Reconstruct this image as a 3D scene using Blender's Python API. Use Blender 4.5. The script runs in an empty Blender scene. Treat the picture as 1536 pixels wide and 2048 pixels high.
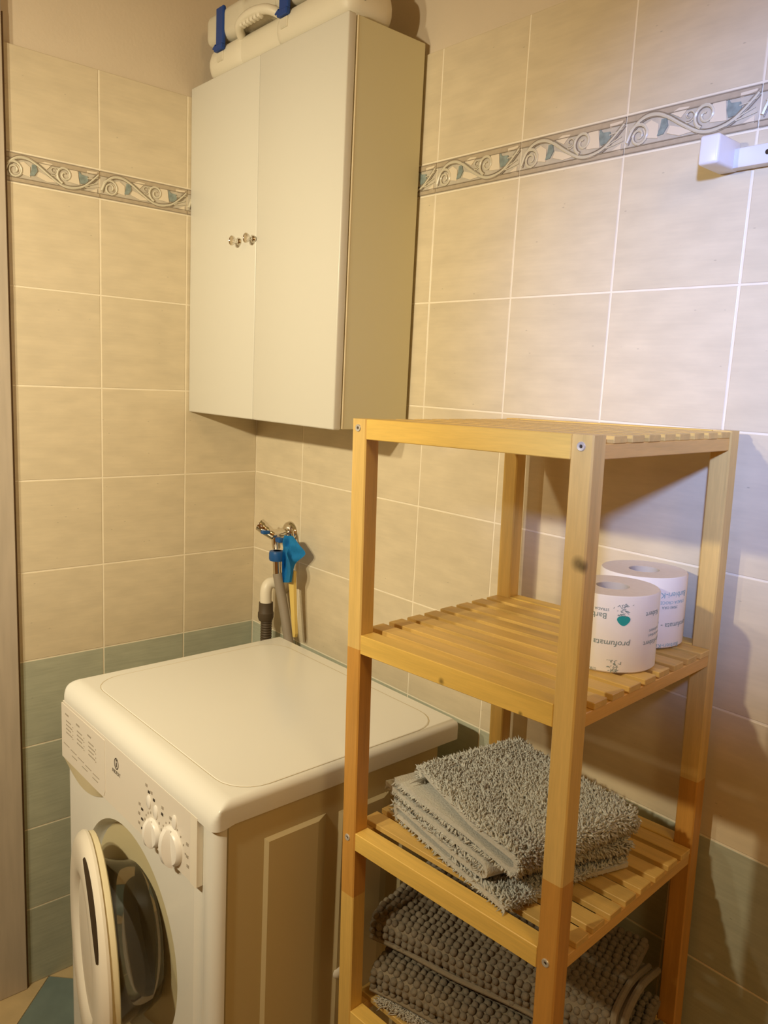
import bpy, bmesh, math, random
from mathutils import Vector, Matrix, Euler
random.seed(7)
PI = math.pi
C = bpy.context.scene.collection
SC = bpy.context.scene

# ------------------------------------------------------------------ camera, world, lights, exposure
def look_camera():
    R = [[0.6555549929656593, 0.7535742401648945, 0.04871874133940878],
         [0.15427135681301055, -0.07049141982306015, -0.9855106839595409],
         [-0.7392212115901889, 0.6535723558193316, -0.16246592271581728]]
    M = Matrix(((R[0][0], -R[1][0], -R[2][0], 1.7543), (R[0][1], -R[1][1], -R[2][1], -1.1008),
                (R[0][2], -R[1][2], -R[2][2], 1.4387), (0, 0, 0, 1)))
    cd = bpy.data.cameras.new('camera'); co = bpy.data.objects.new('camera', cd); C.objects.link(co)
    co.matrix_world = M
    cd.sensor_fit = 'VERTICAL'; cd.sensor_height = 36.0; cd.lens = 36.0 * 1587.1 / 2048
    cd.clip_start = 0.02
    SC.camera = co
look_camera()

wd = bpy.data.worlds.new('world'); SC.world = wd; wd.use_nodes = True
wd.node_tree.nodes['Background'].inputs[0].default_value = (0.02, 0.02, 0.025, 1)
wd.node_tree.nodes['Background'].inputs[1].default_value = 1.0

def spot(name, loc, aim, col, power, radius, size, blend):
    l = bpy.data.lights.new(name, 'SPOT'); l.color = col; l.energy = power; l.shadow_soft_size = radius
    l.spot_size = math.radians(size); l.spot_blend = blend
    o = bpy.data.objects.new(name, l); C.objects.link(o); o.location = loc
    o.rotation_euler = (Vector(aim) - Vector(loc)).to_track_quat('-Z', 'Y').to_euler()
# three mirror spots on the opposite wall: two warm ones and a cool one
spot('warm_mirror_spot', (0.68, -1.62, 1.80), (-0.05, -0.25, 1.22), (1.0, 0.89, 0.62), 36, 0.025, 112, 1.0)
spot('warm_mirror_spot', (0.95, -1.62, 1.80), (0.28, -0.25, 1.15), (1.0, 0.89, 0.62), 51, 0.025, 112, 1.0)
def fill_light(name, loc, col, power, radius):
    l = bpy.data.lights.new(name, 'POINT'); l.color = col; l.energy = power; l.shadow_soft_size = radius
    o = bpy.data.objects.new(name, l); C.objects.link(o); o.location = loc
fill_light('warm_fill_light', (2.55, -0.95, 2.35), (1.0, 0.74, 0.34), 15, 0.15)  # added fill: weak warm light from the right, no fixture behind it
spot('cool_mirror_spot', (2.07, -1.65, 1.84), (1.36, 0.0, 1.56), (0.29, 0.45, 1.0), 200, 0.05, 36, 1.0)

SC.view_settings.view_transform = 'Standard'
SC.view_settings.look = 'None'
SC.view_settings.exposure = 0.14
SC.view_settings.gamma = 1.0
SC.view_settings.use_curve_mapping = False

# ------------------------------------------------------------------ materials
def lin(c):
    return tuple(((v / 255) / 12.92 if v / 255 <= 0.04045 else ((v / 255 + 0.055) / 1.055) ** 2.4) for v in c)

def mat(name, rgb, rough=0.5, metal=0.0, var=0.0, scale=30.0, bump=0.0, bscale=80.0, spec=0.5, stretch=None, rnd=0.0, coat=0.0, trans=0.0, ior=1.45):
    m = bpy.data.materials.new(name); m.use_nodes = True
    nt = m.node_tree; b = nt.nodes['Principled BSDF']
    c = lin(rgb)
    b.inputs['Base Color'].default_value = (*c, 1)
    b.inputs['Roughness'].default_value = rough
    b.inputs['Metallic'].default_value = metal
    b.inputs['Specular IOR Level'].default_value = spec
    b.inputs['Coat Weight'].default_value = coat
    b.inputs['Transmission Weight'].default_value = trans
    b.inputs['IOR'].default_value = ior
    tc = nt.nodes.new('ShaderNodeTexCoord'); mp = nt.nodes.new('ShaderNodeMapping')
    nt.links.new(tc.outputs['Object'], mp.inputs[0])
    if stretch: mp.inputs['Scale'].default_value = stretch
    oi = nt.nodes.new('ShaderNodeObjectInfo')
    cm = nt.nodes.new('ShaderNodeCombineXYZ'); ml = nt.nodes.new('ShaderNodeMath'); ml.operation = 'MULTIPLY'; ml.inputs[1].default_value = 57.0
    nt.links.new(oi.outputs['Random'], ml.inputs[0])
    for i in range(3): nt.links.new(ml.outputs[0], cm.inputs[i])
    if rnd: nt.links.new(cm.outputs[0], mp.inputs['Location'])
    if var or rnd:
        nz = nt.nodes.new('ShaderNodeTexNoise'); nz.inputs['Scale'].default_value = scale; nz.inputs['Detail'].default_value = 5
        nt.links.new(mp.outputs[0], nz.inputs['Vector'])
        mr = nt.nodes.new('ShaderNodeMapRange'); mr.inputs['From Min'].default_value = 0.3; mr.inputs['From Max'].default_value = 0.7
        mr.inputs['To Min'].default_value = 1 - var; mr.inputs['To Max'].default_value = 1 + var
        nt.links.new(nz.outputs['Fac'], mr.inputs['Value'])
        val = mr.outputs[0]
        if rnd:
            mr2 = nt.nodes.new('ShaderNodeMapRange'); mr2.inputs['To Min'].default_value = 1 - rnd; mr2.inputs['To Max'].default_value = 1 + rnd
            nt.links.new(oi.outputs['Random'], mr2.inputs['Value'])
            mu = nt.nodes.new('ShaderNodeMath'); mu.operation = 'MULTIPLY'
            nt.links.new(val, mu.inputs[0]); nt.links.new(mr2.outputs[0], mu.inputs[1]); val = mu.outputs[0]
        mx = nt.nodes.new('ShaderNodeVectorMath'); mx.operation = 'SCALE'; mx.inputs[0].default_value = c
        nt.links.new(val, mx.inputs['Scale']); nt.links.new(mx.outputs[0], b.inputs['Base Color'])
    if bump:
        nb = nt.nodes.new('ShaderNodeTexNoise'); nb.inputs['Scale'].default_value = bscale; nb.inputs['Detail'].default_value = 3
        nt.links.new(mp.outputs[0], nb.inputs['Vector'])
        bp = nt.nodes.new('ShaderNodeBump'); bp.inputs['Strength'].default_value = bump; bp.inputs['Distance'].default_value = 0.002
        nt.links.new(nb.outputs['Fac'], bp.inputs['Height']); nt.links.new(bp.outputs[0], b.inputs['Normal'])
    return m

def tile_mat(name, rgb, streak, rough):
    """glazed tile: soft clouds, faint horizontal streaks and a few pin-hole specks"""
    m = mat(name, rgb, rough, 0, 0.06, 14, 0.05, 35, 0.5, (1, 1, 2.6), 0.02)
    nt = m.node_tree; b = nt.nodes['Principled BSDF']
    src = b.inputs['Base Color'].links[0].from_socket
    mp = [n for n in nt.nodes if n.type == 'MAPPING'][0]
    w = nt.nodes.new('ShaderNodeTexNoise'); w.inputs['Scale'].default_value = 60; w.inputs['Detail'].default_value = 6
    mp2 = nt.nodes.new('ShaderNodeMapping'); mp2.inputs['Scale'].default_value = (0.25, 0.25, 1.5)
    nt.links.new(mp.outputs[0], mp2.inputs[0]); nt.links.new(mp2.outputs[0], w.inputs['Vector'])
    mr = nt.nodes.new('ShaderNodeMapRange'); mr.inputs['From Min'].default_value = 0.35; mr.inputs['From Max'].default_value = 0.65
    mr.inputs['To Min'].default_value = 1 - streak; mr.inputs['To Max'].default_value = 1 + streak
    nt.links.new(w.outputs['Fac'], mr.inputs['Value'])
    s = nt.nodes.new('ShaderNodeTexVoronoi'); s.inputs['Scale'].default_value = 22
    nt.links.new(mp.outputs[0], s.inputs['Vector'])
    ms = nt.nodes.new('ShaderNodeMapRange'); ms.inputs['From Min'].default_value = 0.025; ms.inputs['From Max'].default_value = 0.06
    ms.inputs['To Min'].default_value = 0.72; ms.inputs['To Max'].default_value = 1.0
    nt.links.new(s.outputs['Distance'], ms.inputs['Value'])
    mm = nt.nodes.new('ShaderNodeMath'); mm.operation = 'MULTIPLY'
    nt.links.new(mr.outputs[0], mm.inputs[0]); nt.links.new(ms.outputs[0], mm.inputs[1])
    sc = nt.nodes.new('ShaderNodeVectorMath'); sc.operation = 'SCALE'
    nt.links.new(src, sc.inputs[0]); nt.links.new(mm.outputs[0], sc.inputs['Scale'])
    nt.links.new(sc.outputs[0], b.inputs['Base Color'])
    return m

def wood(name, rgb, axis, knots=(), gain=0.22):
    """birch: fine grain stretched along one axis; optional dark knots at object positions"""
    m = bpy.data.materials.new(name); m.use_nodes = True
    nt = m.node_tree; b = nt.nodes['Principled BSDF']; c = lin(rgb)
    b.inputs['Roughness'].default_value = 0.42
    tc = nt.nodes.new('ShaderNodeTexCoord'); mp = nt.nodes.new('ShaderNodeMapping')
    sc = [22.0, 22.0, 22.0]; sc[axis] = 1.6
    mp.inputs['Scale'].default_value = sc
    oi = nt.nodes.new('ShaderNodeObjectInfo'); cm = nt.nodes.new('ShaderNodeCombineXYZ')
    ml = nt.nodes.new('ShaderNodeMath'); ml.operation = 'MULTIPLY'; ml.inputs[1].default_value = 91.0
    nt.links.new(oi.outputs['Random'], ml.inputs[0])
    for i in range(3): nt.links.new(ml.outputs[0], cm.inputs[i])
    nt.links.new(tc.outputs['Object'], mp.inputs[0]); nt.links.new(cm.outputs[0], mp.inputs['Location'])
    n1 = nt.nodes.new('ShaderNodeTexNoise'); n1.inputs['Scale'].default_value = 2.2; n1.inputs['Detail'].default_value = 6; n1.inputs['Distortion'].default_value = 0.6
    nt.links.new(mp.outputs[0], n1.inputs['Vector'])
    n2 = nt.nodes.new('ShaderNodeTexNoise'); n2.inputs['Scale'].default_value = 22; n2.inputs['Detail'].default_value = 3
    nt.links.new(mp.outputs[0], n2.inputs['Vector'])
    ad = nt.nodes.new('ShaderNodeMath'); ad.operation = 'MULTIPLY_ADD'; ad.inputs[1].default_value = 0.35
    nt.links.new(n2.outputs['Fac'], ad.inputs[0]); nt.links.new(n1.outputs['Fac'], ad.inputs[2])
    mr = nt.nodes.new('ShaderNodeMapRange'); mr.inputs['From Min'].default_value = 0.4; mr.inputs['From Max'].default_value = 0.95
    mr.inputs['To Min'].default_value = 1 + gain * 0.5; mr.inputs['To Max'].default_value = 1 - gain
    nt.links.new(ad.outputs[0], mr.inputs['Value'])
    mr2 = nt.nodes.new('ShaderNodeMapRange'); mr2.inputs['To Min'].default_value = 0.93; mr2.inputs['To Max'].default_value = 1.06
    nt.links.new(oi.outputs['Random'], mr2.inputs['Value'])
    mu = nt.nodes.new('ShaderNodeMath'); mu.operation = 'MULTIPLY'
    nt.links.new(mr.outputs[0], mu.inputs[0]); nt.links.new(mr2.outputs[0], mu.inputs[1]); val = mu.outputs[0]
    for (kp, kr) in knots:
        d = nt.nodes.new('ShaderNodeVectorMath'); d.operation = 'DISTANCE'; d.inputs[1].default_value = kp
        nt.links.new(tc.outputs['Object'], d.inputs[0])
        k = nt.nodes.new('ShaderNodeMapRange'); k.inputs['From Min'].default_value = kr * 0.25; k.inputs['From Max'].default_value = kr
        k.inputs['To Min'].default_value = 0.38; k.inputs['To Max'].default_value = 1.0
        nt.links.new(d.outputs['Value'], k.inputs['Value'])
        q = nt.nodes.new('ShaderNodeMath'); q.operation = 'MULTIPLY'
        nt.links.new(val, q.inputs[0]); nt.links.new(k.outputs[0], q.inputs[1]); val = q.outputs[0]
    s = nt.nodes.new('ShaderNodeVectorMath'); s.operation = 'SCALE'; s.inputs[0].default_value = c
    nt.links.new(val, s.inputs['Scale']); nt.links.new(s.outputs[0], b.inputs['Base Color'])
    return m

M = {}
M['tile'] = tile_mat('beige_glaze', (216, 201, 172), 0.018, 0.32)
M['teal'] = tile_mat('teal_glaze', (178, 180, 160), 0.05, 0.32)
M['grout'] = mat('grout', (242, 230, 206), 0.7, var=0.05)
M['plaster'] = mat('plaster', (218, 202, 178), 0.85, var=0.02, scale=8, bump=0.15, bscale=120)
M['far_wall'] = mat('far_wall', (200, 156, 96), 0.9)
M['ceiling'] = mat('ceiling_paint', (215, 195, 160), 0.9)
M['floor_beige'] = mat('floor_beige', (205, 180, 135), 0.35, var=0.08, scale=20)
M['floor_teal'] = mat('floor_teal', (120, 135, 130), 0.35, var=0.1, scale=20)
M['door_wood'] = mat('bleached_door_wood', (188, 174, 156), 0.5, var=0.08, scale=12, stretch=(6, 6, 0.6))
M['casing_gap_shade'] = mat('casing_gap_shade', (96, 70, 42), 0.7)  # shade in the gap beside the door casing, as a flat brown
M['b_base'] = mat('border_ground', (198, 188, 170), 0.35, var=0.1, scale=60)
M['b_band'] = mat('border_band', (184, 168, 144), 0.4, var=0.08, scale=90)
M['b_edge'] = mat('border_edge', (150, 136, 116), 0.4)
M['b_cream'] = mat('border_cream', (228, 214, 190), 0.3)
M['b_scroll'] = mat('border_scroll', (214, 206, 184), 0.3)
M['b_line'] = mat('border_outline', (140, 140, 132), 0.4)
M['b_leaf'] = mat('border_leaf', (138, 150, 146), 0.35, var=0.2, scale=120)
M['lacquer'] = mat('white_lacquer', (216, 212, 200), 0.32)
M['carcass'] = mat('cream_melamine', (214, 207, 172), 0.5)
M['edge_band'] = mat('edge_band', (240, 225, 190), 0.4)
M['gap'] = mat('gap_dark', (60, 45, 25), 0.8)
M['chrome'] = mat('chrome', (225, 220, 210), 0.12, 1.0)
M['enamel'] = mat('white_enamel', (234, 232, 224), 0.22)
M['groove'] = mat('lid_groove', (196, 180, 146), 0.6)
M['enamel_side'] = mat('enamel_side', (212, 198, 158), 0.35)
M['plastic'] = mat('white_plastic', (238, 230, 214), 0.35)
M['plastic_panel'] = mat('panel_plastic', (232, 224, 212), 0.4)
M['plastic_cream'] = mat('cream_plastic', (226, 214, 178), 0.4)
M['knob_white'] = mat('knob_white', (240, 236, 230), 0.3)
M['print'] = mat('grey_print', (172, 162, 148), 0.6)
M['print_dark'] = mat('dark_print', (60, 52, 44), 0.6)
M['rubber'] = mat('grey_rubber', (84, 76, 64), 0.55)
M['drum'] = mat('drum_steel', (40, 34, 30), 0.4, 0.6)
M['black'] = mat('drum_dark', (16, 12, 10), 0.6)
M['glass'] = mat('door_glass', (170, 164, 150), 0.04, trans=1.0, ior=1.5)
M['case'] = mat('case_plastic', (226, 218, 198), 0.45)
M['case_lid'] = mat('case_lid', (214, 206, 186), 0.5)
M['blue'] = mat('blue_latch', (30, 66, 140), 0.4)
M['bluecloth'] = mat('blue_cloth', (50, 160, 225), 0.85, var=0.06, scale=200, bump=0.2, bscale=400)
M['bluenut'] = mat('blue_nut', (26, 86, 150), 0.4)
M['greyhose'] = mat('grey_hose', (150, 138, 122), 0.55)
M['darkhose'] = mat('dark_hose', (84, 70, 52), 0.6)
M['pvc'] = mat('white_pvc', (236, 226, 205), 0.4)
M['yellow'] = mat('yellow_plastic', (226, 196, 112), 0.5)
M['paper'] = mat('roll_paper', (240, 234, 228), 0.75, var=0.01, scale=80)
M['paper_top'] = mat('roll_end', (232, 222, 214), 0.9, var=0.03, scale=150)
M['core'] = mat('roll_core', (200, 190, 180), 0.9)
M['ink'] = mat('grey_green_ink', (132, 150, 144), 0.8)
M['ink_blue'] = mat('teal_ink', (40, 160, 158), 0.8)
M['ink_pale'] = mat('pale_blue_ink', (150, 185, 195), 0.8)
M['shag'] = mat('grey_shag', (198, 197, 190), 0.95, var=0.14, scale=160)
M['shag_back'] = mat('grey_backing', (196, 194, 186), 0.95, var=0.06, scale=200, bump=0.6, bscale=350)
M['chenille'] = mat('taupe_chenille', (122, 112, 96), 0.95, var=0.15, scale=90, bump=0.5, bscale=700)
M['chenille_hem'] = mat('taupe_hem', (132, 120, 100), 0.95, var=0.06, scale=200)
M['shag_pale'] = mat('pale_shag', (186, 178, 164), 0.95, var=0.1, scale=160)
M['rail_white'] = mat('white_ceramic', (232, 230, 232), 0.3)
M['screw'] = mat('zinc_screw', (214, 212, 208), 0.35, 0.5)
HONEY = (222, 183, 100); HONEY2 = (208, 153, 74); HONEY3 = (226, 190, 116)
M['wz'] = wood('birch_leg', HONEY, 2); M['wz2'] = wood('birch_leg_amber', HONEY2, 2); M['wz3'] = wood('birch_leg_pale', HONEY3, 2)
M['wx'] = wood('birch_rail', (234, 195, 102), 0); M['wy'] = wood('birch_side_rail', (222, 176, 98), 1)
M['ws'] = wood('birch_slat', (220, 182, 104), 0)

# ------------------------------------------------------------------ mesh helpers
def obj(name, bm, mats, parent=None, loc=None, smooth=False, fixn=True):
    if fixn: bmesh.ops.recalc_face_normals(bm, faces=bm.faces)
    me = bpy.data.meshes.new(name); bm.to_mesh(me); bm.free()
    if not isinstance(mats, (list, tuple)): mats = [mats]
    for m in mats: me.materials.append(m)
    if smooth:
        me.polygons.foreach_set('use_smooth', [True] * len(me.polygons))
        for p_ in me.polygons:
            if p_.area > 2e-3 and max(abs(c_) for c_ in p_.normal) > 0.9999: p_.use_smooth = False
        if smooth != 'all':
            try: me.set_sharp_from_angle(angle=math.radians(40))
            except Exception: pass
    o = bpy.data.objects.new(name, me); C.objects.link(o)
    if parent: o.parent = parent
    if loc: o.location = loc
    return o

def inst(src, name, loc, parent):
    o = src.copy(); o.name = name; C.objects.link(o); o.location = loc; o.parent = parent
    return o

def thing(name, label, cat, loc=(0, 0, 0), rot=None, group=None):
    o = bpy.data.objects.new(name, None); C.objects.link(o); o.location = loc; o.empty_display_size = 0.05
    if rot is not None: o.rotation_euler = rot
    o['label'] = label; o['category'] = cat
    if group: o['group'] = group
    return o

def tag(o, label, cat, group=None):
    o['label'] = label; o['category'] = cat
    if group: o['group'] = group
    return o

def merge(bm, b2, mi=0, mx=None):
    if mx is not None: bmesh.ops.transform(b2, matrix=mx, verts=b2.verts)
    vm = {}
    for v in b2.verts: vm[v] = bm.verts.new(v.co)
    for f in b2.faces:
        try: nf = bm.faces.new([vm[v] for v in f.verts])
        except ValueError: continue
        nf.material_index = mi
        nf.smooth = f.smooth
    b2.free()

def box(bm, x0, x1, y0, y1, z0, z1, bev=0.0, seg=2, mi=0, mx=None):
    b = bmesh.new()
    vs = [b.verts.new((x, y, z)) for x in (x0, x1) for y in (y0, y1) for z in (z0, z1)]
    for q in ((0, 1, 3, 2), (4, 6, 7, 5), (0, 4, 5, 1), (2, 3, 7, 6), (0, 2, 6, 4), (1, 5, 7, 3)):
        b.faces.new([vs[i] for i in q])
    if bev: bmesh.ops.bevel(b, geom=b.edges[:], offset=bev, segments=seg, profile=0.5, affect='EDGES')
    merge(bm, b, mi, mx)

def frame_of(d):
    d = d.normalized(); a = Vector((0, 0, 1)) if abs(d.z) < 0.9 else Vector((1, 0, 0))
    u = d.cross(a).normalized(); return u, d.cross(u).normalized()

def tube(bm, pts, r, seg=10, mi=0, caps=True):
    pts = [Vector(p) for p in pts]
    rs = r if isinstance(r, (list, tuple)) else [r] * len(pts)
    rings = []; u = None
    for i, p in enumerate(pts):
        d = (pts[min(i + 1, len(pts) - 1)] - pts[max(i - 1, 0)])
        if u is None: u, v = frame_of(d)
        else:
            d.normalize(); u = (u - d * u.dot(d)).normalized(); v = d.cross(u)
        rings.append([bm.verts.new(p + (u * math.cos(2 * PI * k / seg) + v * math.sin(2 * PI * k / seg)) * rs[i]) for k in range(seg)])
    for a, b in zip(rings, rings[1:]):
        for k in range(seg):
            f = bm.faces.new((a[k], a[(k + 1) % seg], b[(k + 1) % seg], b[k])); f.material_index = mi
    if caps:
        bm.faces.new(rings[0][::-1]).material_index = mi; bm.faces.new(rings[-1]).material_index = mi

def smooth_path(pts, n=6):
    pts = [Vector(p) for p in pts]; out = []
    for i in range(len(pts) - 1):
        p0 = pts[max(i - 1, 0)]; p1 = pts[i]; p2 = pts[i + 1]; p3 = pts[min(i + 2, len(pts) - 1)]
        for k in range(n):
            t = k / n
            out.append(0.5 * ((2 * p1) + (p2 - p0) * t + (2 * p0 - 5 * p1 + 4 * p2 - p3) * t * t + (3 * p1 - p0 - 3 * p2 + p3) * t ** 3))
    out.append(pts[-1]); return out

def lathe(bm, prof, mx, seg=32, mi=0, close=False):
    """prof: (r, t) pairs; axis = local z of mx"""
    rings = []
    for r, t in prof:
        if r < 1e-6: rings.append([bm.verts.new(mx @ Vector((0, 0, t)))])
        else: rings.append([bm.verts.new(mx @ Vector((r * math.cos(2 * PI * k / seg), r * math.sin(2 * PI * k / seg), t))) for k in range(seg)])
    pr = list(zip(rings, rings[1:]))
    if close: pr.append((rings[-1], rings[0]))
    for a, b in pr:
        if len(a) == 1 and len(b) == 1: continue
        for k in range(seg):
            k2 = (k + 1) % seg
            if len(a) == 1: f = bm.faces.new((a[0], b[k2], b[k]))
            elif len(b) == 1: f = bm.faces.new((a[k], a[k2], b[0]))
            else: f = bm.faces.new((a[k], a[k2], b[k2], b[k]))
            f.material_index = mi

def poly_prism(bm, pts, to3, depth, mi=0):
    """closed 2-D outline extruded; to3(p, d) gives the 3-D point"""
    a = [bm.verts.new(to3(p, 0)) for p in pts]; b = [bm.verts.new(to3(p, depth)) for p in pts]
    bm.faces.new(a).material_index = mi; bm.faces.new(b[::-1]).material_index = mi
    for i in range(len(pts)):
        j = (i + 1) % len(pts)
        bm.faces.new((a[i], b[i], b[j], a[j])).material_index = mi

def axis_mx(o, d):
    u, v = frame_of(Vector(d)); d = Vector(d).normalized()
    return Matrix(((u.x, v.x, d.x, o[0]), (u.y, v.y, d.y, o[1]), (u.z, v.z, d.z, o[2]), (0, 0, 0, 1)))

def text_mesh(s, size, font_shear=0.0):
    """flat glyph mesh (x right, y up) as vertex and face lists, centred"""
    cu = bpy.data.curves.new('glyphs', 'FONT'); cu.body = s; cu.size = size; cu.resolution_u = 2; cu.shear = font_shear
    o = bpy.data.objects.new('glyphs', cu); C.objects.link(o)
    dg = bpy.context.evaluated_depsgraph_get(); me = bpy.data.meshes.new_from_object(o.evaluated_get(dg))
    vs = [v.co.copy() for v in me.vertices]; fs = [tuple(p.vertices) for p in me.polygons]
    bpy.data.objects.remove(o); bpy.data.curves.remove(cu); bpy.data.meshes.remove(me)
    if vs:
        mnx = min(v.x for v in vs); mxx = max(v.x for v in vs); mny = min(v.y for v in vs); mxy = max(v.y for v in vs)
        for v in vs: v.x -= (mnx + mxx) / 2; v.y -= (mny + mxy) / 2
    return vs, fs

def add_text(bm, s, size, to3, mi=0, shear=0.0):
    vs, fs = text_mesh(s, size, shear)
    nv = [bm.verts.new(to3(v.x, v.y)) for v in vs]
    for f in fs:
        try: bm.faces.new([nv[i] for i in f]).material_index = mi
        except ValueError: pass

# ------------------------------------------------------------------ the setting
TW, TH = 0.2032, 0.200
def struct(name, bm, m, **k):
    o = obj(name, bm, m, **k); o['kind'] = 'structure'; return o

bm = bmesh.new(); box(bm, -0.12, 3.52, 0.006, 0.12, 0, 2.7); wall_back = struct('wall_back', bm, M['plaster'])
bm = bmesh.new(); box(bm, -0.12, -0.006, -2.92, 0.006, 0, 2.7); wall_left = struct('wall_left', bm, M['plaster'])
bm = bmesh.new(); box(bm, -0.12, 3.6, -2.92, -2.8, 0, 2.7); struct('wall_front', bm, M['far_wall'])
bm = bmesh.new(); box(bm, 3.4, 3.52, -2.8, 0.006, 0, 2.7); struct('wall_right', bm, M['far_wall'])
bm = bmesh.new(); box(bm, -0.12, 3.52, -2.92, 0.12, 2.7, 2.8); struct('ceiling', bm, M['ceiling'])
bm = bmesh.new(); box(bm, -0.12, 3.52, -2.92, 0.12, -0.1, -0.004); floor = struct('floor', bm, M['grout'])

Z4 = 0.7929; ZB = Z4 + 5 * TH; BH = 0.0593; ZT = ZB + BH; ZTOP = ZT + 0.1987
bm = bmesh.new(); box(bm, 0.0, 2.7, 0.0007, 0.006, 0, ZTOP - 0.002); g = obj('grout', bm, M['grout'], wall_back)
bm = bmesh.new(); box(bm, -0.006, -0.0007, -0.6, 0.006, 0, ZTOP - 0.002); g = obj('grout', bm, M['grout'], wall_left)

def tile_bm(w, h):
    b = bmesh.new(); j = 0.0015
    x0, x1, z0, z1 = -w / 2 + j, w / 2 - j, -h / 2 + j, h / 2 - j; e = 0.0008
    o_ = [b.verts.new(p) for p in ((x0, 0.0022, z0), (x1, 0.0022, z0), (x1, 0.0022, z1), (x0, 0.0022, z1))]
    m_ = [b.verts.new(p) for p in ((x0, 0.0004, z0), (x1, 0.0004, z0), (x1, 0.0004, z1), (x0, 0.0004, z1))]
    i_ = [b.verts.new(p) for p in ((x0 + e, 0, z0 + e), (x1 - e, 0, z0 + e), (x1 - e, 0, z1 - e), (x0 + e, 0, z1 - e))]
    b.faces.new(i_)
    for k in range(4):
        q = (k + 1) % 4
        b.faces.new((m_[k], m_[q], i_[q], i_[k])); b.faces.new((o_[k], o_[q], m_[q], m_[k]))
    return b

tile_cache = {}
def put_tile(kind, w, h, pos, parent, rz=0.0):
    key = (kind, round(w, 4), round(h, 4))
    m = M['teal'] if kind == 'teal' else M['tile']
    if key not in tile_cache:
        o = obj('tile', tile_bm(w, h), m, parent); tile_cache[key] = o
    else:
        o = tile_cache[key].copy(); C.objects.link(o); o.parent = parent
    o.location = pos; o.rotation_euler = (0, 0, rz); o.name = 'tile'
    return o

def spiral(cx, cz, r0, turns, a0, n=22, sgn=1, tight=0.18):
    out = []
    for i in range(n + 1):
        t = i / n; r = r0 * (1 - t * (1 - tight)); a = a0 + sgn * turns * 2 * PI * t
        out.append((cx + r * math.cos(a), cz + r * math.sin(a)))
    return out

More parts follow.
